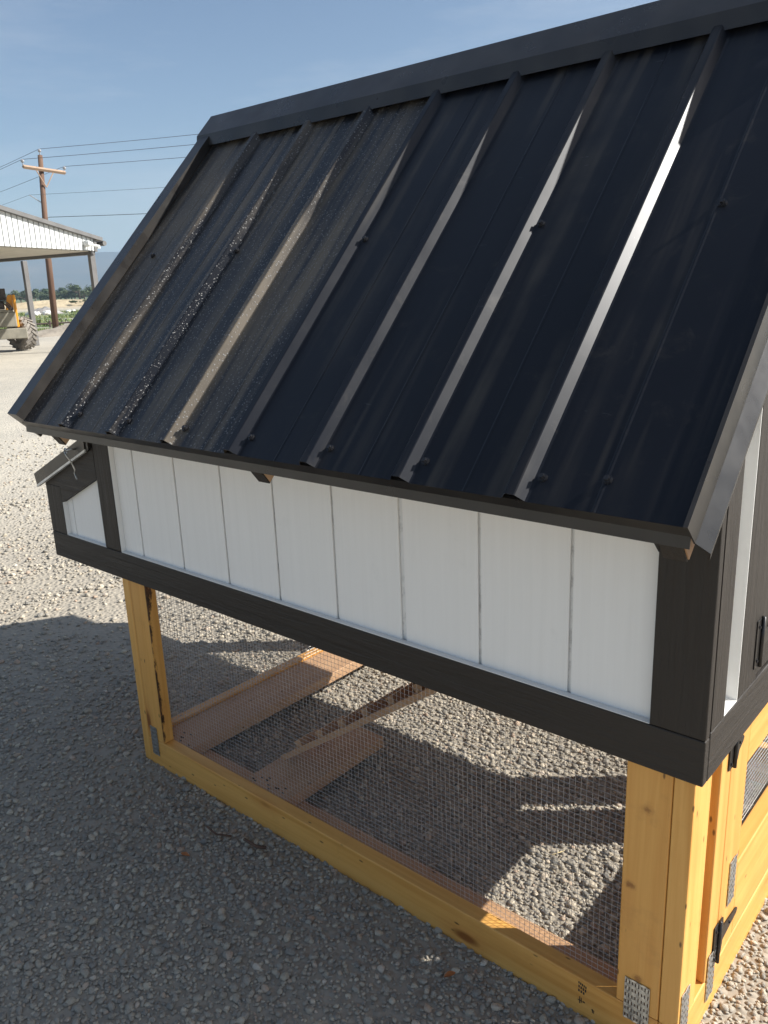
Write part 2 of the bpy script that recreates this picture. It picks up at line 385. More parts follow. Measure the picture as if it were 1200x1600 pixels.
def panel_profile(xa, xb, ribs):
    pts = [(xa, 0)]
    items = []
    for c in ribs: items.append((c, [(-.0255, 0), (-.0225, .0014), (-.0115, .0165), (-.0090, .0182), (.0062, .0182), (.0085, .0168), (.0200, .0014), (.0240, 0)]))
    allr = sorted(ribs+[RIBS[-1]-.2375, RIBS[0]+.2375])
    for a, b in zip(allr, allr[1:]):
        for t in (.58,):
            c = a+(b-a)*t; items.append((c, [(-.004, 0), (-.001, .0010), (.001, .0010), (.004, 0)]))
    for c, pr in sorted(items, key=lambda q: q[0]):
        if c-.03 > xa-.004 and c+.03 < xb+.004: pts += [(c+a, b) for a, b in pr]
    pts.append((xb, 0)); return pts
def roof_panel(xa, xb, ribs, mat, back=False, lift=0):
    top = [(x, n+lift) for x, n in panel_profile(xa, xb, ribs)]
    return roof_prism('roof_panel', top+[(x, n-.0012) for x, n in top[::-1]], -.011, YR-YE-.01, mat, coop, back)
XL = -1.992; XS = -1.020
p1 = roof_panel(-1.940, -.966, RIBS[3:], 'panel_dusty'); p2 = roof_panel(XS, -.004, RIBS[:4], 'panel', lift=.0016)
tag(p1, 'dusty roof panel speckled with pale dots'); tag(p2, 'clean glossy black roof panel')
roof_panel(-1.940, -.966, RIBS[3:], 'panel_dusty', True); roof_panel(XS, -.004, RIBS[:4], 'panel', True, .0016)
for back in (False, True):
    roof_prism('roof_deck', [(-1.975, -.003), (-.010, -.003), (-.010, -.019), (-1.975, -.019)], .012, YR-YE-.02, 'raw_x', coop, back)
    roof_prism('rake_trim', [(XL, .030), (-1.938, .030), (-1.938, .0015), (-1.972, -.012), (-1.980, -.088), (XL, -.090)], -.010, YR-YE+.005, 'trim_metal', coop, back)
    roof_prism('rake_trim', [(-.0045, .0022), (-.0045, .0062), (.002, .0050), (.0025, -.040), (.019, -.066), (.013, -.088), (.010, -.088), (.016, -.067), (-.0005, -.042), (-.0005, .0022)], -.012, YR-YE+.005, 'trim_metal', coop, back)
    # eave trim
    q = [(-.1635, 1.1655), (-.1500, 1.1475), (-.1512, 1.1290), (-.1490, 1.1290), (-.1475, 1.1475), (-.1605, 1.1640), (-.0900, 1.2360), (-.0900, 1.2400)]
    if back: q = [(2*YR-y, z) for y, z in q]
    prism('eave_trim', q, 0, -1.968, -.0015, 'trim_metal', coop)
    y0, y1 = (-.128, -.110) if not back else (2*YR+.110, 2*YR+.128)
# ridge cap
cap = [(YR-.000, 2.076), (YR-.073, 2.001), (YR-.056, 1.972)]
cp = cap+[(y+.002, z-.001) for y, z in cap[::-1]]
full = [(YR, 2.079), (YR-.068, 2.010), (YR-.073, 1.973), (YR-.071, 1.973), (YR-.066, 2.0095), (YR, 2.0765), (YR+.066, 2.0095), (YR+.071, 1.973), (YR+.073, 1.973), (YR+.068, 2.010)]
prism('ridge_cap', full, 0, XL-.012, .016, 'trim_metal', coop)
prism('ridge_cap_end', [(YR, 2.076), (YR-.065, 2.0095), (YR-.070, 1.974), (YR, 2.02), (YR+.070, 1.974), (YR+.065, 2.0095)], 0, XL-.010, XL-.006, 'trim_metal', coop)
# screws
def screw_mesh():
    bm = bmesh.new()
    for z0, z1, r, sg in ((0, .0018, .0085, 12), (.0018, .0036, .0070, 12), (.0036, .0080, .0047, 6)):
        q = [[bm.verts.new((r*math.cos(2*math.pi*k/sg), r*math.sin(2*math.pi*k/sg), z)) for k in range(sg)] for z in (z0, z1)]
        for k in range(sg): bm.faces.new((q[0][k], q[0][(k+1) % sg], q[1][(k+1) % sg], q[1][k]))
        bm.faces.new(q[1])
    me = bpy.data.meshes.new('screw'); bm.to_mesh(me); bm.free(); me.materials.append(MAT['screw']); return me
SCR = screw_mesh(); RQ = Vector((0, -MS, 1)).to_track_quat('Z', 'Y')
def screw(loc, quat, parent):
    o = link(bpy.data.objects.new('screw', SCR), parent); o.location = loc; o.rotation_mode = 'QUATERNION'; o.rotation_quaternion = quat; return o
for i, c in enumerate(RIBS):
    pn = p1 if i > 3 else p2; screw(RP(c+.033, .022, .0018), RQ, pn)
    if i in (1, 3, 5): screw(RP(c+.031, .42, .0018), RQ, pn)
screw(RP(-1.846, .427, .0018), RQ, p1); screw(RP(-.134, .428, .0018), RQ, p2); screw(RP(-.140, .030, .0018), RQ, p2)
# rafter tails under the eave
for x in (-1.85, -.972, -.052):
    t = prism('rafter_tail', [(-.118, 1.196), (-.140, 1.128), (-.116, 1.097), (.012, 1.225), (.012, 1.33)], 0, x, x+.036, 'dark_y', coop)
    prism('rafter_side', [(-.116, 1.192), (-.135, 1.128), (-.115, 1.101), (.010, 1.226), (.010, 1.325)], 0, x+.036, x+.0385, 'raw_y', t)
# siding planks on the front wall (each between two grooves)
gx = [-.2728-.2032*k for k in range(8)]
wall = box('siding', (XB+.02, D+.0055, ZB1-.03), (-.03, D+.012, 1.335), 'groove', coop, 0)
edges = [-.104]+gx+[-1.80]
for i, (b, a) in enumerate(zip(edges, edges[1:])):
    ga = .0035 if i != 2 else .007; gb = .0035 if i != 3 else .006
    lo = a+(ga if i < 8 else 0); hi = b-(gb if i > 0 else 0)
    box('siding_plank', (lo, D, ZB1-.004), (hi, D+.005, 1.325), 'white', wall, .0012)
# dark trim boards on the front
box('trim_board', (XN, 0, ZB0), (GX-.0004, .0205, ZB1), 'dark_x', coop, .0025)
box('trim_board', (-.106, .0004, ZB1+.0008), (GX-.0008, .0200, 1.26), 'dark_z', coop, .0025)
box('trim_board', (XB, .0004, ZB1+.0015), (-1.793, .0200, 1.26), 'dark_z', coop, .0025)
prism('trim_gusset', [(-.1235, 1.1600), (-.1235, 1.089), (-.1062, 1.0625), (-.1062, 1.1600)], 1, .0016, .0176, 'dark_z', coop)
box('painted_edge', (-1.7928, .0022, ZB1), (-1.7915, .0178, 1.25), 'white', coop, 0)
box('painted_edge', (-1.7915, .0022, ZB1+.0002), (-.1065, .0178, ZB1+.0016), 'white_x', coop, 0)
# body shell: floor, back wall, left wall (closed box so no light leaks)
box('floor_panel', (XN+.02, .021, ZB0+.006), (-.03, WD-.021, ZB0+.022), 'raw_x', coop, 0)
box('back_wall', (XB+.002, WD-.02, ZB0), (-.03, WD, 1.36), 'white', coop, 0)
prism('end_wall', [(.022, ZB0+.024), (WD-.021, ZB0+.024), (WD-.021, 1.37), (YR, 1.98), (.022, 1.31)], 0, XB+.002, XB+.014, 'white', coop)
prism('end_wall', [(.024, ZB0+.024), (WD-.021, ZB0+.024), (WD-.021, 1.37), (YR, 1.98), (.024, 1.31)], 0, GX-.062, GX-.050, 'white', coop)
# right gable trim: bottom rail, stile, narrow white recess, door
box('trim_board', (GX-.019, .0212, ZB0+.0005), (GX, WD, .7505), 'dark_y', coop, .002)
prism('trim_board', [(.0208, .752), (.084, .752), (.084, 1.405), (.0208, 1.340)], 0, GX-.019, GX, 'dark_z', coop)
prism('siding_plank', [(.078, .745), (.158, .745), (.158, 1.315), (.078, 1.27)], 0, GX-.049, GX-.042, 'white', coop)
box('painted_edge', (GX-.042, .0845, .7515), (GX-.0012, .155, .7530), 'white_x', coop, 0)
box('painted_edge', (GX-.041, .155, .753), (GX-.0012, .1565, 1.302), 'white', coop, 0)
prism('painted_edge', [(.0845, 1.272), (.155, 1.302), (.155, 1.306), (.0845, 1.276)], 0, GX-.041, GX-.0012, 'white', coop)
vent = prism('vent_frame', [(.100, 1.312), (.50, 1.312), (.50, 1.56), (.30, 1.56), (.100, 1.36)], 0, GX-.03, GX-.022, 'dark_y', coop)
bm = bmesh.new()
for k in range(30): tube(bm, [(GX-.0205, .10+.0127*k, 1.315), (GX-.0205, .10+.0127*k, 1.318+min(.23, .03+.0127*k))], .0006, 4)
for k in range(18): tube(bm, [(GX-.0195, .10+max(0, (.0127*k-.01)/MS), 1.318+.0127*k), (GX-.0195, .49, 1.318+.0127*k)], .0006, 4)
tag(bm_obj('vent_mesh', bm, 'wire', vent), kind='stuff')
door = prism('door', [(.262, .757), (.94, .757), (.94, 1.50), (.669, 1.80), (.262, 1.44)], 0, GX-.03, GX-.004, 'dark_z', coop)
box('trim_board', (GX-.0195, .1568, .752), (GX-.0005, .259, 1.31), 'dark_z', coop, .002)
box('trim_board', (GX-.0195, .945, .752), (GX-.0005, WD, 1.34), 'dark_z', coop, .002)
def strap_hinge(y, z0, z1, ln, x, parent, name='hinge'):
    h = box(name, (x, y-.026, z0), (x+.0022, y-.004, z1), 'hinge', parent, .0006)
    bm = bmesh.new(); tube(bm, [(x+.004, y, z0-.002), (x+.004, y, z1+.002)], .0042, 8); bm_obj('hinge_pin', bm, 'hinge', h, True)
    c = (z0+z1)/2; w = (z1-z0)/2
    prism('hinge_strap', [(y+.004, c-w*.9), (y+.024, c-w*.9), (y+.030, c-.017), (y+ln, c-.007), (y+ln+.006, c), (y+ln, c+.007), (y+.030, c+.017), (y+.024, c+w*.9), (y+.004, c+w*.9)], 0, x, x+.0024, 'hinge', h)
    for k, (yy, zz) in enumerate([(y-.015, c-w*.7), (y-.015, c+w*.7), (y+.014, c-w*.6), (y+.014, c+w*.6), (y+ln*.6, c)]):
        screw((x+.0022, yy, zz), Vector((1, 0, 0)).to_track_quat('Z', 'Y'), h).scale = (.5, .5, .3)
    return h
strap_hinge(.262, .782, .880, .09, GX-.0003, coop)
# ---- nest box at the far end
box('trim_board', (XN, .0006, ZB1+.0008), (-2.120, .0200, .908), 'dark_z', coop, .002)
SL = .449
prism('trim_board', [(-2.2155, .9095), (-1.8815, .9095+.334*SL+.004), (-1.8815, .966), (-2.1195, .856), (-2.1195, .9085), (-2.2155, .9085)], 1, .0010, .0198, 'dark_x', coop)
nest = prism('siding', [(-2.19, ZB1-.02), (-1.875, ZB1-.02), (-1.875, 1.02), (-2.19, .88)], 1, D+.0055, D+.012, 'groove', coop)
for a, b in ((-2.13, -2.0860), (-2.0825, -1.8805)):
    f = lambda x: .856+(x+2.1195)*.462+.012
    prism('siding_plank', [(a, ZB1-.004), (b, ZB1-.004), (b, f(b)), (a, f(a))], 1, D, D+.005, 'white', nest)
box('painted_edge', (-2.1195, .0022, ZB1+.0002), (-1.8802, .0178, ZB1+.0014), 'white_x', coop, 0)
box('painted_edge', (-2.1200, .0022, ZB1+.002), (-2.1185, .0178, .855), 'white', coop, 0)
box('end_panel', (XN, .022, ZB0), (XN+.02, WD, .905), 'dark_y', coop, .002)
prism('back_panel', [(XN, ZB0), (-1.882, ZB0), (-1.882, 1.05), (XN, .905)], 1, WD-.02, WD, 'white', coop)
LZ = lambda x: .896+(x+2.252)*SL
lid = prism('nest_box_lid', [(-2.252, LZ(-2.252)+.005), (-1.905, LZ(-1.905)+.005), (-1.905, LZ(-1.905)+.046), (-2.262, LZ(-2.262)+.046)], 1, -.012, WD+.03, 'trim_metal', coop)
prism('lid_edge', [(-2.2525, LZ(-2.2525)-.003), (-1.903, LZ(-1.903)-.003), (-1.903, LZ(-1.903)+.0045), (-2.2525, LZ(-2.2525)+.0045)], 1, -.0135, -.0015, 'alu', lid)
prism('hinge_rail', [(-1.904, LZ(-1.904)-.004), (-1.890, LZ(-1.890)-.002), (-1.890, LZ(-1.890)+.052), (-1.904, LZ(-1.904)+.048)], 1, -.008, WD+.02, 'trim_metal', lid)
bm = bmesh.new()
tube(bm, [(-1.965, -.012, 1.052), (-1.968, -.026, 1.053), (-1.975, -.033, 1.050)], .0028, 7)
tube(bm, [(-1.982+.008*math.cos(a), -.033, 1.048+.008*math.sin(a)) for a in np.linspace(0, 6.0, 12)], .0022, 6)
tube(bm, [(-1.981, -.036, 1.043), (-1.978, -.033, 1.030), (-1.976, -.022, 1.010), (-1.974, -.016, .986), (-1.978, -.016, .975), (-1.972, -.017, .966), (-1.962, -.020, .958)], .0024, 7)
bm_obj('hook', bm, 'zinc', lid, True)

# ---- lower run: golden lumber
XPL = -.1521; XPR = -.0251; X1 = XPL+.0889; XLO = -1.8093; PW = .0878; T = .0381; RT = .0888
def post_pair(y0, y1, m2=False):
    f = (lambda y: y) if not m2 else (lambda y: WD-y)
    a, b = sorted((f(PF), f(PF+T)))
    box('corner_post', (XPL, a, RT+.0006), (X1-.0012, b, ZB0-.0005), 'gold_knots' if not m2 else 'gold_z', coop, .003)
    box('corner_post', (XLO, a, RT+.0006), (XLO+PW, b, ZB0-.0005), 'gold_bark' if not m2 else 'gold_z', coop, .003)
    a, b = sorted((f(PF), f(PF+.0889)))
    box('end_post', (X1, a, RT+.0006), (XPR, b, ZB0-.0005), 'gold_z', coop, .003)
    box('end_post', (XLO-T-.001, a+.0006, -.013), (XLO-.0012, b, ZB0-.0005), 'gold_z', coop, .003)
    a, b = sorted((f(PF), f(PF+T)))
    box('bottom_rail', (XLO, a, -.014), (X1-.0008, b, RT), 'gold_x', coop, .003)
post_pair(0, 0); post_pair(0, 0, True)
for x in (X1,): box('bottom_rail', (x, PF, -.014), (XPR, WD-PF, RT), 'gold_y', coop, .003)
box('bottom_rail', (XLO-T-.001, PF+.0905, .002), (XLO-.0012, WD-PF-.0905, RT), 'gold_y', coop, .003)
for f in (lambda y: y, lambda y: WD-y):
    a, b = sorted((f(.165), f(.223))); box('door_post', (X1-.003, a, RT+.0006), (XPR-.0005, b, ZB0-.0005), 'gold_z', coop, .003)
box('filler_strip', (X1-.034, PF+.0895, RT+.0006), (X1-.022, .1645, ZB0-.0005), 'gold_z', coop, .001)
# mesh door in the right end
rd = box('run_door', (X1, .2265, .0900), (XPR-.001, .3340, ZB0-.012), 'gold_z', coop, .003)
box('door_stile', (X1, WD-.334, .0900), (XPR-.001, WD-.2265, ZB0-.012), 'gold_z', rd, .003)
box('door_rail', (X1+.001, .3345, .0900), (XPR-.0015, WD-.3345, .278), 'gold_y', rd, .003)
box('door_rail', (X1+.001, .3345, .522), (XPR-.0015, WD-.3345, ZB0-.012), 'gold_y', rd, .003)
strap_hinge(.2245, .105, .205, .115, XPR+.0006, coop); strap_hinge(.2245, .575, .650, .05, XPR+.0006, coop)
# inner nailers and crosspieces lying inside the run
box('inner_nailer', (XLO+.03, PF+T+.0015, .002), (X1-.06, PF+T+.082, .040), 'raw_x', coop, .003)
box('inner_nailer', (XLO+.03, WD-PF-T-.06, .002), (X1-.06, WD-PF-T-.0015, .040), 'raw_x', coop, .003)
box('crosspiece', (-1.870+.062, PF+T+.003, .042), (-1.640, WD-.10, .080), 'raw_y', coop, .003)
box('crosspiece', (-1.372, PF+T+.003, .042), (-1.188, .500, .080), 'raw_y', coop, .003)
for bx0, bx1 in ((-1.80, -1.66), (-1.36, -1.20)):
    bm = bmesh.new()
    for k in range(11): x = bx0+(bx1-bx0)*random.random(); y = PF+T+.012+.05*random.random(); add_box(bm, (x-.004, y-.0015, .0795), (x+.004, y+.0015, .0822))
    tag(bm_obj('staples', bm, 'ink', coop), kind='stuff')
# ramp
def ramp():
    """chicken ladder, narrow at the foot and wider at the top"""
    x0, x1, z0, z1 = -1.345, -.62, .086, .600
    def pt(t, w, h): y0 = .198; y1 = .262+.26*t; return Vector((x0+(x1-x0)*t, y0+(y1-y0)*w, z0+(z1-z0)*t))+Vector((-.58, 0, .81))*h
    def bar(name, t0, t1, w0, w1, h0, h1, mat, parent):
        bm = bmesh.new(); v = [bm.verts.new(pt(t, w, h)) for t, w, h in ((t0, w0, h0), (t1, w0, h0), (t1, w1, h0), (t0, w1, h0), (t0, w0, h1), (t1, w0, h1), (t1, w1, h1), (t0, w1, h1))]
        for f in ((0, 1, 2, 3), (4, 5, 6, 7), (0, 1, 5, 4), (1, 2, 6, 5), (2, 3, 7, 6), (3, 0, 4, 7)): bm.faces.new([v[k] for k in f])
        return bm_obj(name, bm, mat, parent)
    rp = bar('ramp', 0, 1, .09, .91, 0, .010, 'raw_x', coop)
    bar('ramp_side', .002, 1, -.02, .085, -.002, .015, 'raw_x', rp); bar('ramp_side', .002, 1, .915, 1.02, -.002, .015, 'raw_x', rp)
    for k in range(7): t = .10+.128*k; bar('ramp_cleat', t, t+.030, .092, .908, .0105, .036, 'raw_y', rp)
ramp()
# wire mesh, half inch grid
def wire_mesh(name, o, u, v, lu, lv, parent, pitch=.0127, rad=.00052):
    o, u, v = Vector(o), Vector(u), Vector(v); nrm = u.cross(v); bm = bmesh.new()
    def wob(a, b): return nrm*(.0012*math.sin(a*9+b*5))
    k = 0
    while k*pitch <= lu:
        a = o+u*(k*pitch); tube(bm, [a+v*(lv*t)+wob(k*pitch, lv*t) for t in (0, .33, .66, 1)], rad, 4, False); k += 1
    k = 0
    while k*pitch <= lv:
        a = o+v*(k*pitch)+nrm*rad*1.6; tube(bm, [a+u*(lu*t)+wob(lu*t, k*pitch) for t in np.linspace(0, 1, 8)], rad, 4, False); k += 1
    return tag(bm_obj(name, bm, 'wire', parent), kind='stuff')
ym = PF+T+.0012
wire_mesh('wire_mesh', (XLO+.01, ym, .044), (1, 0, 0), (0, 0, 1), X1-XLO-.02, ZB0-.05, coop)
wire_mesh('wire_mesh', (XLO+.01, WD-ym-.001, .044), (1, 0, 0), (0, 0, 1), X1-XLO-.02, ZB0-.05, coop)
wire_mesh('wire_mesh', (XLO-.0005, .10, .05), (0, 1, 0), (0, 0, 1), WD-.2, ZB0-.055, coop)
wire_mesh('wire_mesh', (X1-.002, .235, .12), (0, 1, 0), (0, 0, 1), WD-.47, .50, rd)
# mending plates with punched slots
def plate(c, u, v, w, h, cols, rows):
    c, u, v = Vector(c), Vector(u), Vector(v); n = u.cross(v); bm = bmesh.new()
    xs = [0]; 
    for i in range(cols): p0 = w*(i+.5)/cols; xs += [p0-w/cols*.18, p0+w/cols*.18]
    xs.append(w); ys = [0]
    for j in range(rows): p0 = h*(j+.5)/rows; ys += [p0-h/rows*.26, p0+h/rows*.26]
    ys.append(h)
    vs = {}
    def vert(i, j):
        if (i, j) not in vs: vs[i, j] = bm.verts.new(c+u*(xs[i]-w/2)+v*(ys[j]-h/2)+n*.0010)
        return vs[i, j]
    for i in range(len(xs)-1):
        for j in range(len(ys)-1):
            if i % 2 == 1 and j % 2 == 1: continue
            bm.faces.new((vert(i, j), vert(i+1, j), vert(i+1, j+1), vert(i, j+1)))
    ex = bmesh.ops.extrude_face_region(bm, geom=list(bm.faces)); bmesh.ops.translate(bm, vec=n*.0012, verts=[g_ for g_ in ex['geom'] if isinstance(g_, bmesh.types.BMVert)])
    for v_ in bm.verts: v_.co += n*(.0006*math.sin(v_.co.x*310+v_.co.y*270+v_.co.z*420))
    o = bm_obj('mending_plate', bm, 'zinc', coop)
    sl = bmesh.new()
    for i in range(cols):
        for j in range(rows):
            a, b = xs[2*i+1], xs[2*i+2]; e, f_ = ys[2*j+1], ys[2*j+2]
            q = [c+u*(p-w/2)+v*(r-h/2)+n*.0005 for p, r in ((a, e), (b, e), (b, e+(f_-e)*.75), (a, e+(f_-e)*.75))]
            sl.faces.new([sl.verts.new(x) for x in q])
    tag(bm_obj('punched_slots', sl, 'twig', o), kind='stuff')
    return o
plate((-.108, PF-.0002, .108), (1, 0, 0), (0, 0, 1), .052, .100, 8, 6)
plate((-1.773, PF-.0002, .084), (1, 0, 0), (0, 0, 1), .036, .104, 5, 7)
plate((XPR+.0004, .050, .112), (0, 1, 0), (0, 0, 1), .040, .115, 4, 8)
plate((XPR+.0004, .196, .092), (0, 1, 0), (0, 0, 1), .042, .115, 4, 8)
plate((XPR-.0004, .292, .262), (0, 1, 0), (0, 0, 1), .040, .110, 4, 8)
# grade stamp printed on the front rail (blurred bars and a small mark)
bm = bmesh.new()
def ink(x, z, w, h): 
    q = [(x, PF-.0004, z), (x+w, PF-.0004, z), (x+w, PF-.0004, z+h), (x, PF-.0004, z+h)]; bm.faces.new([bm.verts.new(p) for p in q])
X0, Z0 = -.236, .030
for k in range(5): ink(X0+.004*k+.001, Z0+.044-.001*k, .0028, .006)
for k in range(4): ink(X0+.005*k+.0012, Z0+.034-.0012*k, .0032, .007)
for k in range(3): ink(X0+.001+.0055*k, Z0+.024-.001*k, .0035, .0065)
ink(X0+.004, Z0-.006, .0022, .018); ink(X0+.0005, Z0+.001, .010, .0022); ink(X0+.008, Z0-.003, .0018, .014); ink(X0+.012, Z0+.001, .005, .0035)
ink(X0+.034, Z0-.012, .002, .010); ink(X0+.032, Z0-.006, .007, .002); ink(X0+.037, Z0-.012, .0015, .007)
bm_obj('grade_stamp', bm, 'ink', coop)

# ---- debris on the gravel
def gpt(px, py, z=0):
    d = fw+rt*((px-600)/FPX)-up*((py-800)/FPX); t = (z-CAM.z)/d.z; return CAM+d*t
def leaf(px, py, ln, rz, label):
    p = gpt(px, py); V, F = [], []
    for i in range(6):
        t = i/5; w = .30*math.sin(math.pi*min(.98, t*.9+.06)); 
        for k in (-1, 0, 1): V.append((ln*(t-.5), ln*w*k*.75, ln*(.10*abs(k)+.12*math.sin(t*3))))
    for i in range(5):
        for k in range(2): a = i*3+k; F.append((a, a+1, a+4, a+3))
    V2 = V+[(x, y, z-.0006) for x, y, z in V]; F2 = F+[tuple(j+18 for j in f[::-1]) for f in F]
    o = mesh_obj('dry_leaf', V2, F2, 'leaf_brown', smooth=True); o.location = (p.x, p.y, .012); o.rotation_euler = (.1, .15, rz)
    tag(o, label, 'leaf')
leaf(703, 1531, .030, 1.2, 'small orange dry leaf on shaded gravel beside the sunlit spot')
leaf(290, 1342, .028, .4, 'small rusty leaf fragment on shaded gravel left of the coop rail')
def twig(pts, rad, mat, name, label, cat):
    bm = bmesh.new(); tube(bm, [gpt(*p)+Vector((0, 0, .014)) for p in pts], rad, 5); tag(bm_obj(name, bm, mat, None, True), label, cat)
twig([(324, 1298), (338, 1310), (362, 1313)], .003, 'twig', 'twig', 'short curved dark twig on shaded gravel near the golden bottom rail', 'twig')
twig([(382, 1318), (402, 1330), (416, 1331)], .0045, 'twig', 'bark_chip', 'dark brown bark chip on shaded gravel close to the rail', 'bark')
twig([(858, 1344), (882, 1336)], .0014, 'straw', 'straw', 'thin yellow straw on gravel inside the wire run', 'straw')

# ================================================================== background
# ---- pole barn with white gable
def steel(name, col, r=.55): MAT[name] = simple(name, col, r, 0, .12, 3)
steel('barn_white', (.52, .53, .52)); steel('barn_grey', (.13, .125, .12)); steel('barn_under', (.42, .39, .33)); steel('barn_shade', (.11, .105, .10))
barn = tag(empty('pole_barn', (-21.05, 11.51, 0)), 'open sided pole barn with white ribbed gable and grey steel posts', 'barn')
BO = Vector((-21.05, 11.51, 0)); E2 = (Vector((-19.116, 7.936, 0))-BO).normalized(); E1 = (Vector((-26.509, 11.343, 0))-Vector((-22.016, 12.018, 0))).normalized()
def bw(a, b, z): q = E2*a+E1*b; return (q.x, q.y, z)
HB = 2.69; top = lambda a: 2.985+.125*a if a < 4.6 else 2.985+.125*4.6-.125*(a-4.6)
def slab(name, quad_a, quad_b, mat, parent):
    V = list(quad_a)+list(quad_b); F = [(0, 1, 2, 3), (7, 6, 5, 4)]+[(i, 4+i, 4+(i+1) % 4, (i+1) % 4) for i in range(4)]
    bm = bmesh.new(); vs = [bm.verts.new(v) for v in V]
    for f in F: bm.faces.new([vs[i] for i in f])
    return bm_obj(name, bm, mat, parent)
pw = .205
for k in range(44):
    a0, a1 = .02+k*pw, .02+k*pw+pw-.034
    slab('wall_panel', [bw(a0, 0, HB), bw(a1, 0, HB), bw(a1, 0, top(a1)), bw(a0, 0, top(a0))], [bw(a0, .05, HB), bw(a1, .05, HB), bw(a1, .05, top(a1)), bw(a0, .05, top(a0))], 'barn_white', barn)
slab('wall_backing', [bw(0, .03, HB), bw(9.1, .03, HB), bw(9.1, .03, top(9.1)), bw(0, .03, top(0))], [bw(0, .08, HB), bw(9.1, .08, HB), bw(9.1, .08, top(9.1)), bw(0, .08, top(0))], 'barn_shade', barn)
for a0, a1 in ((-.28, 4.6), (4.6, 9.5)):
    z0, z1 = top(a0), top(a1)
    slab('roof_slope', [bw(a0, -.12, z0+.005), bw(a1, -.12, z1+.005), bw(a1, -.12, z1+.10), bw(a0, -.12, z0+.10)], [bw(a0, 9, z0+.005), bw(a1, 9, z1+.005), bw(a1, 9, z1+.10), bw(a0, 9, z0+.10)], 'barn_grey', barn)
slab('ceiling_panel', [bw(.25, .09, HB-.02), bw(8.9, .09, HB-.02), bw(8.9, .09, HB+.03), bw(.25, .09, HB+.03)], [bw(.25, 8.8, HB-.02), bw(8.9, 8.8, HB-.02), bw(8.9, 8.8, HB+.03), bw(.25, 8.8, HB+.03)], 'barn_under', barn)
slab('eave_beam', [bw(.03, .02, HB-.10), bw(.22, .02, HB-.10), bw(.22, .02, HB+.24), bw(.03, .02, HB+.24)], [bw(.03, 9, HB-.10), bw(.22, 9, HB-.10), bw(.22, 9, HB+.24), bw(.03, 9, HB+.24)], 'barn_shade', barn)
slab('corner_trim', [bw(-.05, -.03, HB-.02), bw(.07, -.03, HB-.02), bw(.07, -.03, 2.99), bw(-.05, -.03, 2.98)], [bw(-.05, .06, HB-.02), bw(.07, .06, HB-.02), bw(.07, .06, 2.99), bw(-.05, .06, 2.98)], 'barn_grey', barn)
def bpost(x, y):
    s = .075
    box('post', (x-BO.x-s, y-BO.y-s, 0), (x-BO.x+s, y-BO.y+s, HB-.05), 'barn_grey', barn, .01)
q = BO+E2*.11+E1*.13; bpost(q.x, q.y); bpost(-25.81, 11.77)
q = BO+E2*.11+E1*8.8; bpost(q.x, q.y); q = BO+E2*8.8+E1*.2; bpost(q.x, q.y)
bm = bmesh.new(); 
c0 = Vector(bw(.52, -.10, 2.86)); nrm = -E1
tube(bm, [c0+nrm*-.06, c0+nrm*.05, c0+nrm*.12], [.085, .085, .06], 14); tube(bm, [c0+nrm*.10+Vector((0, 0, -.03)), c0-E2*.45+nrm*.12+Vector((0, 0, -.06))], .035, 6)
tube(bm, [c0-E2*.42+nrm*.1+Vector((0, 0, -.03)), c0-E2*.42+nrm*.1+Vector((0, 0, -.12))], [.04, .06], 8)
bm_obj('flood_light', bm, 'barn_white', barn)
bm = bmesh.new(); tube(bm, [bw(-.36, -.12, 2.90), bw(-.36, 9, 2.90)], .07, 8); bm_obj('gutter', bm, 'barn_grey', barn)

# ---- utility pole and wires
def pole_mat():
    m = NM('creosote_pole'); g = m.noise(m.coord((14, 14, .8)), 1.0, 5, .65)
    return m.set(m.mix(m.rng(g, .3, .7), (.085, .045, .028), (.17, .10, .064)), .85)
MAT['pole'] = pole_mat(); steel('insulator', (.30, .30, .31), .3); steel('arm_wood', (.33, .23, .16), .9); steel('cable', (.06, .062, .07), .6)
PB = Vector((-32.76, 16.15, 0))
pole = tag(empty('utility_pole', PB), 'tall brown wooden utility pole with single crossarm behind the barn', 'utility pole')
bm = bmesh.new(); tube(bm, [(0, 0, -.2), (.05, .1, 3), (.17, .32, 6.95)], [.135, .12, .09], 12); bm_obj('shaft', bm, 'pole', pole, True)
TP = Vector((.17, .32, 0))
AL = Vector((-32.44, 15.45, 6.42))-PB; AR = Vector((-32.90, 17.43, 6.38))-PB; AM = (AL+AR)/2
shift = TP-AM; shift.z = 0; shift -= Vector((.14, .03, 0))*-1
AL += shift; AR += shift
bm = bmesh.new(); tube(bm, [AL, AR], .075, 4); bm_obj('crossarm', bm, 'arm_wood', pole)
for e in (AL, AR):
    bm = bmesh.new(); tube(bm, [TP+Vector((.1, .03, 5.75)), e*.45+(AL+AR)*.275], .022, 5); bm_obj('brace', bm, 'arm_wood', pole)
att = [TP+Vector((0, 0, 7.18)), AL+Vector((0, 0, .26)), AR+Vector((0, 0, .24))]
for a in att:
    bm = bmesh.new(); tube(bm, [a-Vector((0, 0, .24)), a-Vector((0, 0, .1))], .02, 6); tube(bm, [a-Vector((0, 0, .11)), a-Vector((0, 0, .06)), a], [.055, .07, .045], 8); bm_obj('insulator', bm, 'insulator', pole, True)
bm = bmesh.new(); s0 = TP*.75+Vector((0, 0, 5.35)); tube(bm, [s0-Vector((0, 0, .25)), s0+Vector((-.25, -.45, .12))], .02, 5); bm_obj('standoff', bm, 'insulator', pole)
att += [s0+Vector((-.25, -.45, .12)), TP*.7+Vector((.12, .1, 4.62))]
WL = ['topmost power wire running from the pole tip', 'power wire from the left end of the crossarm', 'power wire from the right end of the crossarm', 'faint thin wire held by the standoff below the crossarm', 'lowest thick cable crossing the pole above the barn']
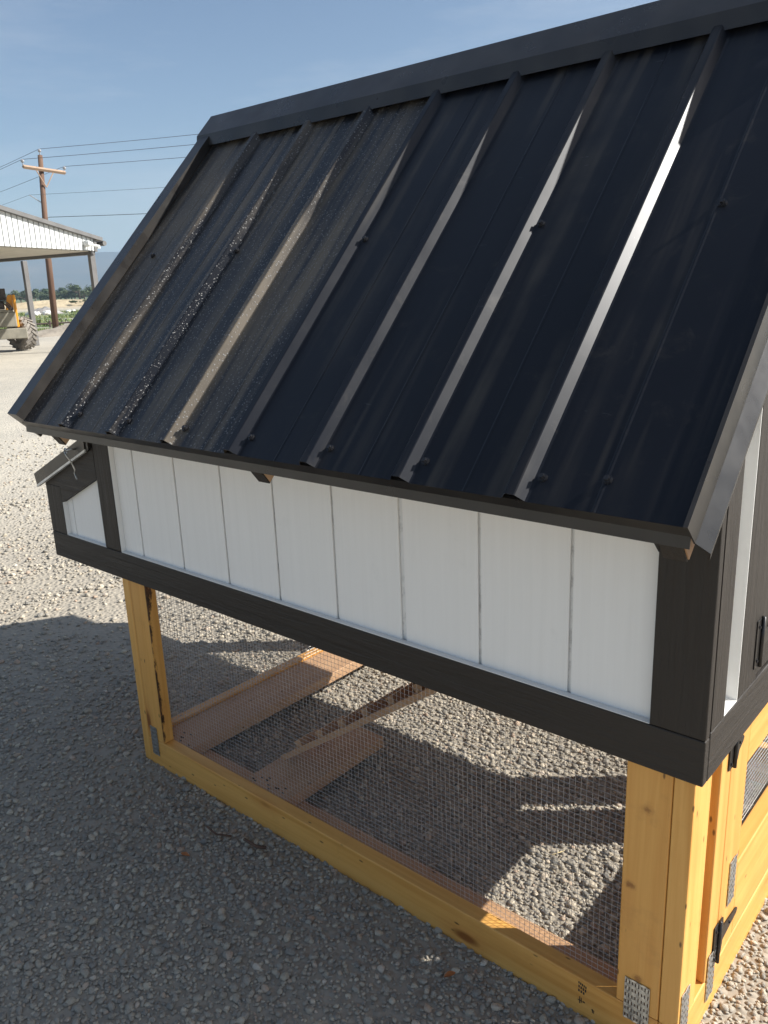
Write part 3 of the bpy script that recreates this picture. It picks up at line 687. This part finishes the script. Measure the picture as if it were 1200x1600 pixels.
for i, a in enumerate(att):
    bm = bmesh.new(); p = PB+a; rad = (.008, .008, .008, .005, .010)[i]
    for dv, ln, d in ((Vector((.974, .226, 0)), 70, .85), (Vector((-.99, .10, 0)), 70, .6)):
        tube(bm, [p+dv*(ln*t)+Vector((0, 0, -4*d*t*(1-t))) for t in np.linspace(0, 1, 24)], rad, 4)
    tag(bm_obj('power_line', bm, 'cable', None, True), WL[i], 'power line', 'overhead wires at the utility pole')

# ---- yellow loader at the left edge
steel('loader_yellow', (.66, .28, .015), .45); MAT['loader_dust'] = simple('dusty_grey_steel', (.25, .232, .185), .8, 0, .2, 5); MAT['loader_dark'] = simple('oily_engine', (.05, .042, .038), .6, .2, .4, 12)
MAT['tyre'] = simple('dusty_tyre', (.20, .18, .155), .95, 0, .3, 9, .4)
ld = tag(empty('wheel_loader', (-23.775, 10.465, 0), math.atan2(.9, .43)), 'dusty yellow wheel loader cut off by the left edge, parked by the barn', 'loader')
def wheel(x, y, rot, rad=.485, wid=.40):
    Mx = Matrix.Translation((x, y, rad)) @ Matrix.Rotation(rot, 4, 'Z') @ Matrix.Rotation(R(90), 4, 'X')
    prof = [(.24, -.15), (.30, -.20), (.40, -.205), (.445, -.17), (.455, 0), (.445, .17), (.40, .205), (.30, .20), (.24, .15)]
    bm = bmesh.new(); n = 32; rings = []
    for k in range(n):
        a = 2*math.pi*k/n; rings.append([bm.verts.new((r*math.cos(a), r*math.sin(a), z)) for r, z in prof])
    for k in range(n):
        for j in range(len(prof)-1): bm.faces.new((rings[k][j], rings[k][j+1], rings[(k+1) % n][j+1], rings[(k+1) % n][j]))
    for k in range(20):
        for sgn in (-1, 1):
            a = 2*math.pi*(k+.5*(sgn > 0))/20
            q = Matrix.Rotation(a, 4, 'Z') @ Matrix.Translation((.462, 0, .095*sgn)) @ Matrix.Rotation(R(38*sgn), 4, 'X')
            add_box(bm, (-.025, -.032, -.115), (.025, .032, .115), 0, q)
    bmesh.ops.transform(bm, matrix=Mx, verts=bm.verts)
    w = bm_obj('wheel', bm, 'tyre', ld)
    bm = bmesh.new(); tube(bm, [(0, 0, -.11), (0, 0, -.02), (0, 0, .11)], [.25, .15, .25], 20); bmesh.ops.transform(bm, matrix=Mx, verts=bm.verts); bm_obj('rim', bm, 'loader_dust', w)
wheel(-.09, .58, R(-52)); wheel(-1.45, -.35, R(-52))
box('fender', (-1.6, -.10, .36), (.07, .14, .66), 'loader_dust', ld, .02)
box('tank', (-1.6, -.02, .70), (-.17, .45, 1.13), 'loader_dust', ld, .03); box('tank_cap', (-1.55, .0, 1.131), (-.22, .42, 1.20), 'loader_dust', ld, .02)
box('upright', (-.20, .02, .68), (-.115, .40, 1.62), 'loader_yellow', ld, .03)
prism('upright_web', [(-.42, 1.20), (-.205, 1.20), (-.205, 1.62), (-.33, 1.60)], 1, .10, .36, 'loader_yellow', ld)
box('engine', (-1.3, .05, 1.21), (-.44, .5, 1.45), 'loader_dark', ld, .02); box('radiator', (-.78, .02, 1.47), (-.36, .12, 1.80), 'loader_dark', ld, .015)
box('boom', (-2.4, .15, 1.47), (-.80, .40, 1.72), 'loader_yellow', ld, .03); box('chassis', (-2.6, .1, .45), (-1.62, .9, .9), 'loader_yellow', ld, .03)
for k in range(4):
    bm = bmesh.new(); z = 1.25+.05*k; tube(bm, [(-.6+.05*k, .0, 1.45-.02*k), (-.45+.03*k, -.06, 1.50-.08*k), (-.3, -.03, 1.35-.06*k), (-.22, .03, 1.2)], .016, 6); bm_obj('hose', bm, 'loader_dark', ld, True)
bm = bmesh.new(); tube(bm, [(-.86, .06, 1.5), (-.86, .06, 1.82), (-.84, .04, 1.9)], .04, 8); bm_obj('exhaust', bm, 'loader_dark', ld, True)

# ---- far ground features
def mound(name, c, rx, ry, h, mat, seed, label=None, cat=None, kind=None, rz=0, n=28):
    r_ = np.random.default_rng(seed); ph = r_.uniform(0, 6, 6); V, F = [], []
    for j in range(n+1):
        for i in range(n+1):
            u, v = i/n*2-1, j/n*2-1; f = max(0, 1-u*u)*max(0, 1-v*v)
            z = h*f*(1+.3*math.sin(4*u+ph[0])*math.sin(3*v+ph[1])+.15*math.sin(11*u+ph[2])*math.sin(9*v+ph[3]))
            V.append((u*rx, v*ry, z))
    for j in range(n):
        for i in range(n): a = j*(n+1)+i; F.append((a, a+1, a+n+2, a+n+1))
    o = mesh_obj(name, V, F, mat, smooth=True); o.location = c; o.rotation_euler = (0, 0, rz); tag(o, label, cat, None, kind); return o
def earth(name, a, b, sc):
    m = NM(name); v = m.coord(); n = m.noise(v, sc, 6, .65); m.bump(n, .6, .3/sc); MAT[name] = m.set(m.mix(m.rng(n, .35, .65), a, b), .95, 0, .15)
earth('sand', (.50, .41, .27), (.40, .32, .20), .25); earth('dirt', (.33, .29, .235), (.24, .205, .165), 1.5); earth('rubble', (.20, .19, .18), (.34, .32, .30), 1.2)
FA = math.atan2(.9, .43)
def far(px, dist, z=0):
    d = fw+rt*((px-600)/FPX)-up*((470-800)/FPX); h = Vector((d.x, d.y, 0)).normalized(); p = Vector((CAM.x, CAM.y, 0))+h*dist; p.z = z; return p
mound('dirt_mound', far(95, 36.2, -.05), 2.6, 1.4, .36, 'dirt', 3, kind='structure', rz=FA)
mound('sand_berm', far(120, 150, -.3), 34, 12, .95, 'sand', 5, kind='structure', rz=FA)
mound('sand_berm', far(30, 165, -.3), 30, 12, .85, 'sand', 9, kind='structure', rz=FA+.05)
mound('rubble_pile', far(66, 84, -.1), 1.9, 1.3, .62, 'rubble', 11, 'low grey rubble pile beyond the pole, left of the green field', 'rubble pile', rz=FA)
steel('white_rock', (.72, .70, .66), .9)
ROCKS = []
def rock(px, dist, r_, seed, label):
    bm = bmesh.new(); bmesh.ops.create_icosphere(bm, subdivisions=2, radius=r_); q = np.random.default_rng(seed)
    for v in bm.verts: v.co *= 1+q.uniform(-.22, .22); v.co.z *= .6
    o = bm_obj('white_boulder', bm, 'white_rock'); o.location = far(px, dist, r_*.35); tag(o, label, 'boulder', 'pale boulders at the rubble pile')
for k, (px, dist, rr, lab) in enumerate([(47, 80, .42, 'largest pale boulder left of the grey rubble pile'), (55, 79, .33, 'second pale boulder, in front of the grey rubble pile'), (71, 80, .40, 'largest pale boulder at the right foot of the grey rubble pile'),
        (77, 82, .28, 'smaller pale boulder right of the grey rubble pile, next to the utility pole'), (41, 82, .26, 'leftmost small pale boulder near the loader tyre'), (105, 88, .24, 'left one of two small pale boulders in the green field'), (113, 90, .2, 'right one of two small pale boulders in the green field')]):
    rock(px, dist, rr, k, lab)
# pipe rail fence
fence = tag(empty('pipe_fence', far(60, 46.5)), 'low dark pipe rail fence crossing the green strip behind the pole', 'fence'); F0 = far(60, 46.5)
steel('rust_pipe', (.085, .06, .05), .8)
a, b = far(-130, 47)-F0, far(260, 46)-F0
bm = bmesh.new(); tube(bm, [a+Vector((0, 0, .20)), b+Vector((0, 0, .20))], .05, 6); bm_obj('rail', bm, 'rust_pipe', fence)
for t in np.linspace(0, 1, 9):
    p = a.lerp(b, t); bm = bmesh.new(); tube(bm, [p+Vector((0, 0, -.1)), p+Vector((0, 0, .34))], .06, 6); bm_obj('post', bm, 'white_rock' if abs(t-.625) < .1 else 'rust_pipe', fence)
# grass tufts in the green strips
def grass():
    q = np.random.default_rng(21); n = 16000; V = []; F = []
    px = q.uniform(-80, 330, n); d = np.where(q.random(n) < .5, q.uniform(38, 47, n), q.uniform(47, 92, n))
    cl = np.sin(px*.05+d*.6)+np.sin(d*.35+1.7)+.8*np.sin(px*.021-d*.21)
    for k in range(n):
        if cl[k] < -.3: continue
        p = far(px[k], d[k]); h = q.uniform(.06, .24); w = q.uniform(.02, .05)*(.6+d[k]/60); a = q.uniform(0, 3.14); i = len(V)
        dx, dy = math.cos(a)*w, math.sin(a)*w
        V += [(p.x-dx, p.y-dy, -.01), (p.x+dx, p.y+dy, -.01), (p.x+q.uniform(-.08, .08), p.y+q.uniform(-.08, .08), h)]; F.append((i, i+1, i+2))
    m = NM('field_grass'); MAT['grass'] = m.set(m.mix(m.rng(m.noise(m.coord(), .4, 4), .35, .65), (.075, .125, .028), (.17, .18, .06)), .7)
    tag(mesh_obj('grass', V, F, 'grass'), 'patchy green field grass beyond the gravel yard', 'grass', kind='stuff')
grass()
# trees on the far side of the berm
def tree_mat():
    m = NM('far_foliage'); oi = m.n('ObjectInfo'); n = m.noise(m.coord(), 1.5, 4)
    c = m.mix(oi.outputs['Random'], (.035, .06, .024), (.075, .10, .038)); c = m.mix(m.rng(n, .35, .7, 0, .6), c, (.09, .115, .05)); return m.set(c, .8)
MAT['foliage'] = tree_mat(); steel('bark', (.13, .095, .07), .9)
def tree_proto(seed, h, w):
    q = np.random.default_rng(seed); root = bpy.data.objects.new('shrub_tree', None); link(root)
    bm = bmesh.new(); tube(bm, [(0, 0, -.1), (.03*h, 0, h*.3), (.0, .03*h, h*.7)], [.05*h, .035*h, .012*h], 7)
    for k in range(5):
        a = q.uniform(0, 6.28); z = h*q.uniform(.2, .5); tube(bm, [(.02*h, 0, z), (w*.3*math.cos(a), w*.3*math.sin(a), z+h*.25)], [.02*h, .008*h], 5)
    bm_obj('trunk', bm, 'bark', root)
    cl = [(q.uniform(-.36, .36)*w, q.uniform(-.36, .36)*w, h*q.uniform(.28, .85), q.uniform(.14, .27)*h) for _ in range(11)]
    V, F = [], []
    for _ in range(1500):
        cx, cy, cz, r_ = cl[q.integers(len(cl))]; d = q.normal(size=3); d /= np.linalg.norm(d); p = np.array([cx, cy, cz])+d*r_*q.uniform(.45, 1.05)
        a = q.normal(size=3); a /= np.linalg.norm(a); b = np.cross(a, d); s = .055*h*q.uniform(.6, 1.3); i = len(V)
        V += [p-a*s, p+b*s*.6, p+a*s, p-b*s*.6]; F.append((i, i+1, i+2, i+3))
    mesh_obj('crown', V, F, 'foliage', root); return root
TL = [(10, 285, 3.2, 0), (22, 300, 3.0, 1), (33, 310, 3.4, 2), (42, 280, 4.6, 0), (47, 290, 4.2, 3), (55, 305, 3.4, 1), (64, 300, 3.6, 2), (72, 315, 3.0, 3), (78, 290, 3.0, 0), (88, 300, 4.4, 1), (96, 310, 3.7, 2), (104, 300, 3.4, 3), (112, 295, 4.0, 0), (118, 285, 3.6, 1), (126, 280, 5.2, 2), (132, 290, 4.0, 3), (141, 300, 3.3, 1), (150, 300, 3.5, 0), (160, 305, 3.3, 2), (170, 295, 3.8, 3), (-8, 300, 3.6, 2), (-22, 290, 3.9, 1), (185, 300, 3.6, 1)]
protos = [tree_proto(40+k, 1.0, 1.5) for k in range(4)]; used = set()
order = ['second', 'third', 'fourth', 'fifth', 'sixth', 'seventh', 'eighth', 'ninth', 'tenth', 'eleventh', 'twelfth', 'thirteenth', 'fourteenth', 'fifteenth', 'sixteenth', 'seventeenth', 'eighteenth', 'nineteenth', 'twentieth', 'twenty-first', 'twenty-second']
sx = sorted(t[0] for t in TL)
for k, (px, dist, h, pi) in enumerate(TL):
    o = protos[pi] if pi not in used else copy_tree(protos[pi]); used.add(pi)
    o.location = far(px, dist, .1); s = h*1.0; o.scale = (s*1.5, s*1.5, s); o.rotation_euler = (0, 0, k*1.7)
    i = sx.index(px)
    if px == 126: lab = 'tallest dark green tree of the far row, right of the utility pole'
    elif px == 42: lab = 'tallest dark tree of the far row left of the utility pole'
    elif i == 0: lab = 'leftmost tree in the distant green tree row'
    elif i == len(sx)-1: lab = 'rightmost tree in the distant green tree row'
    else: lab = order[i-1]+' tree from the left in the distant green tree row'
    tag(o, lab, 'tree', 'trees beyond the sand berm')
# dark scrub on the berm
for k, (px, dist, s) in enumerate([(118, 141, 1.0), (131, 140, .8), (141, 139, 1.1)]):
    o = copy_tree(protos[k]); o.location = far(px, dist, .35); o.scale = (s*1.5, s*1.5, s*.62); o.rotation_euler = (0, 0, k); o.name = 'scrub_bush'
    tag(o, ['leftmost', 'middle', 'rightmost'][k]+' of the three dark scrub bushes on the sand berm', 'bush', 'scrub on the sand berm')
# ---- hills
def hills():
    V, F = [], []; n = 90; q = np.random.default_rng(3)
    for i in range(n+1):
        t = i/n; px = -1400+t*3200; 
        d0 = 2550+90*math.sin(t*9); 
        hgt = 44+ (66 if px < 60 else 0)*0
        e = 118+9*math.sin(px*.004+1)-.030*px+3*math.sin(px*.03)+2*math.sin(px*.071)
        if px > 68: e -= min(7, (px-68)*.5)
        e = max(e, 40)
        dirp = far(600, 1)-Vector((CAM.x, CAM.y, 0)); ang = math.atan2(dirp.y, dirp.x)-math.atan((px-600)/1220)
        D_ = Vector((math.cos(ang), math.sin(ang), 0))
        for j in range(10):
            u = j/9; dd = d0-700*(1-u); z = -2+(e+2)*(u**1.5)*(1+.06*math.sin(i*1.3+j*2)*(u < .95)); V.append(D_*dd+Vector((0, 0, z)))
        V.append(D_*(d0+350)+Vector((0, 0, -2)))
    m_ = 11
    for i in range(n):
        for j in range(m_-1): a = i*m_+j; F.append((a, a+m_, a+m_+1, a+1))
    m = NM('sage_hills'); v = m.coord(); c = m.mix(m.rng(m.noise(v, .006, 6, .6), .35, .65), (.075, .085, .075), (.13, .12, .095)); MAT['hills'] = m.set(c, .95, 0, .1)
    tag(mesh_obj('hills', V, F, 'hills', smooth=True), kind='structure')
hills()
# ---- blue air towards the hills
hz = box('haze', (-3600, -600, -4), (900, 3600, 150), 'hills', None, 0)
hm = bpy.data.materials.new('haze_air'); hm.use_nodes = True; ht = hm.node_tree; ht.nodes.clear()
ho = ht.nodes.new('ShaderNodeOutputMaterial'); pv = ht.nodes.new('ShaderNodeVolumePrincipled'); pv.inputs['Color'].default_value = (.56, .77, 1, 1); pv.inputs['Density'].default_value = .00034; pv.inputs['Anisotropy'].default_value = .2
ht.links.new(pv.outputs[0], ho.inputs['Volume']); hz.data.materials[0] = hm; tag(hz, kind='stuff', label='pale blue haze between the yard and the hills', cat='haze')
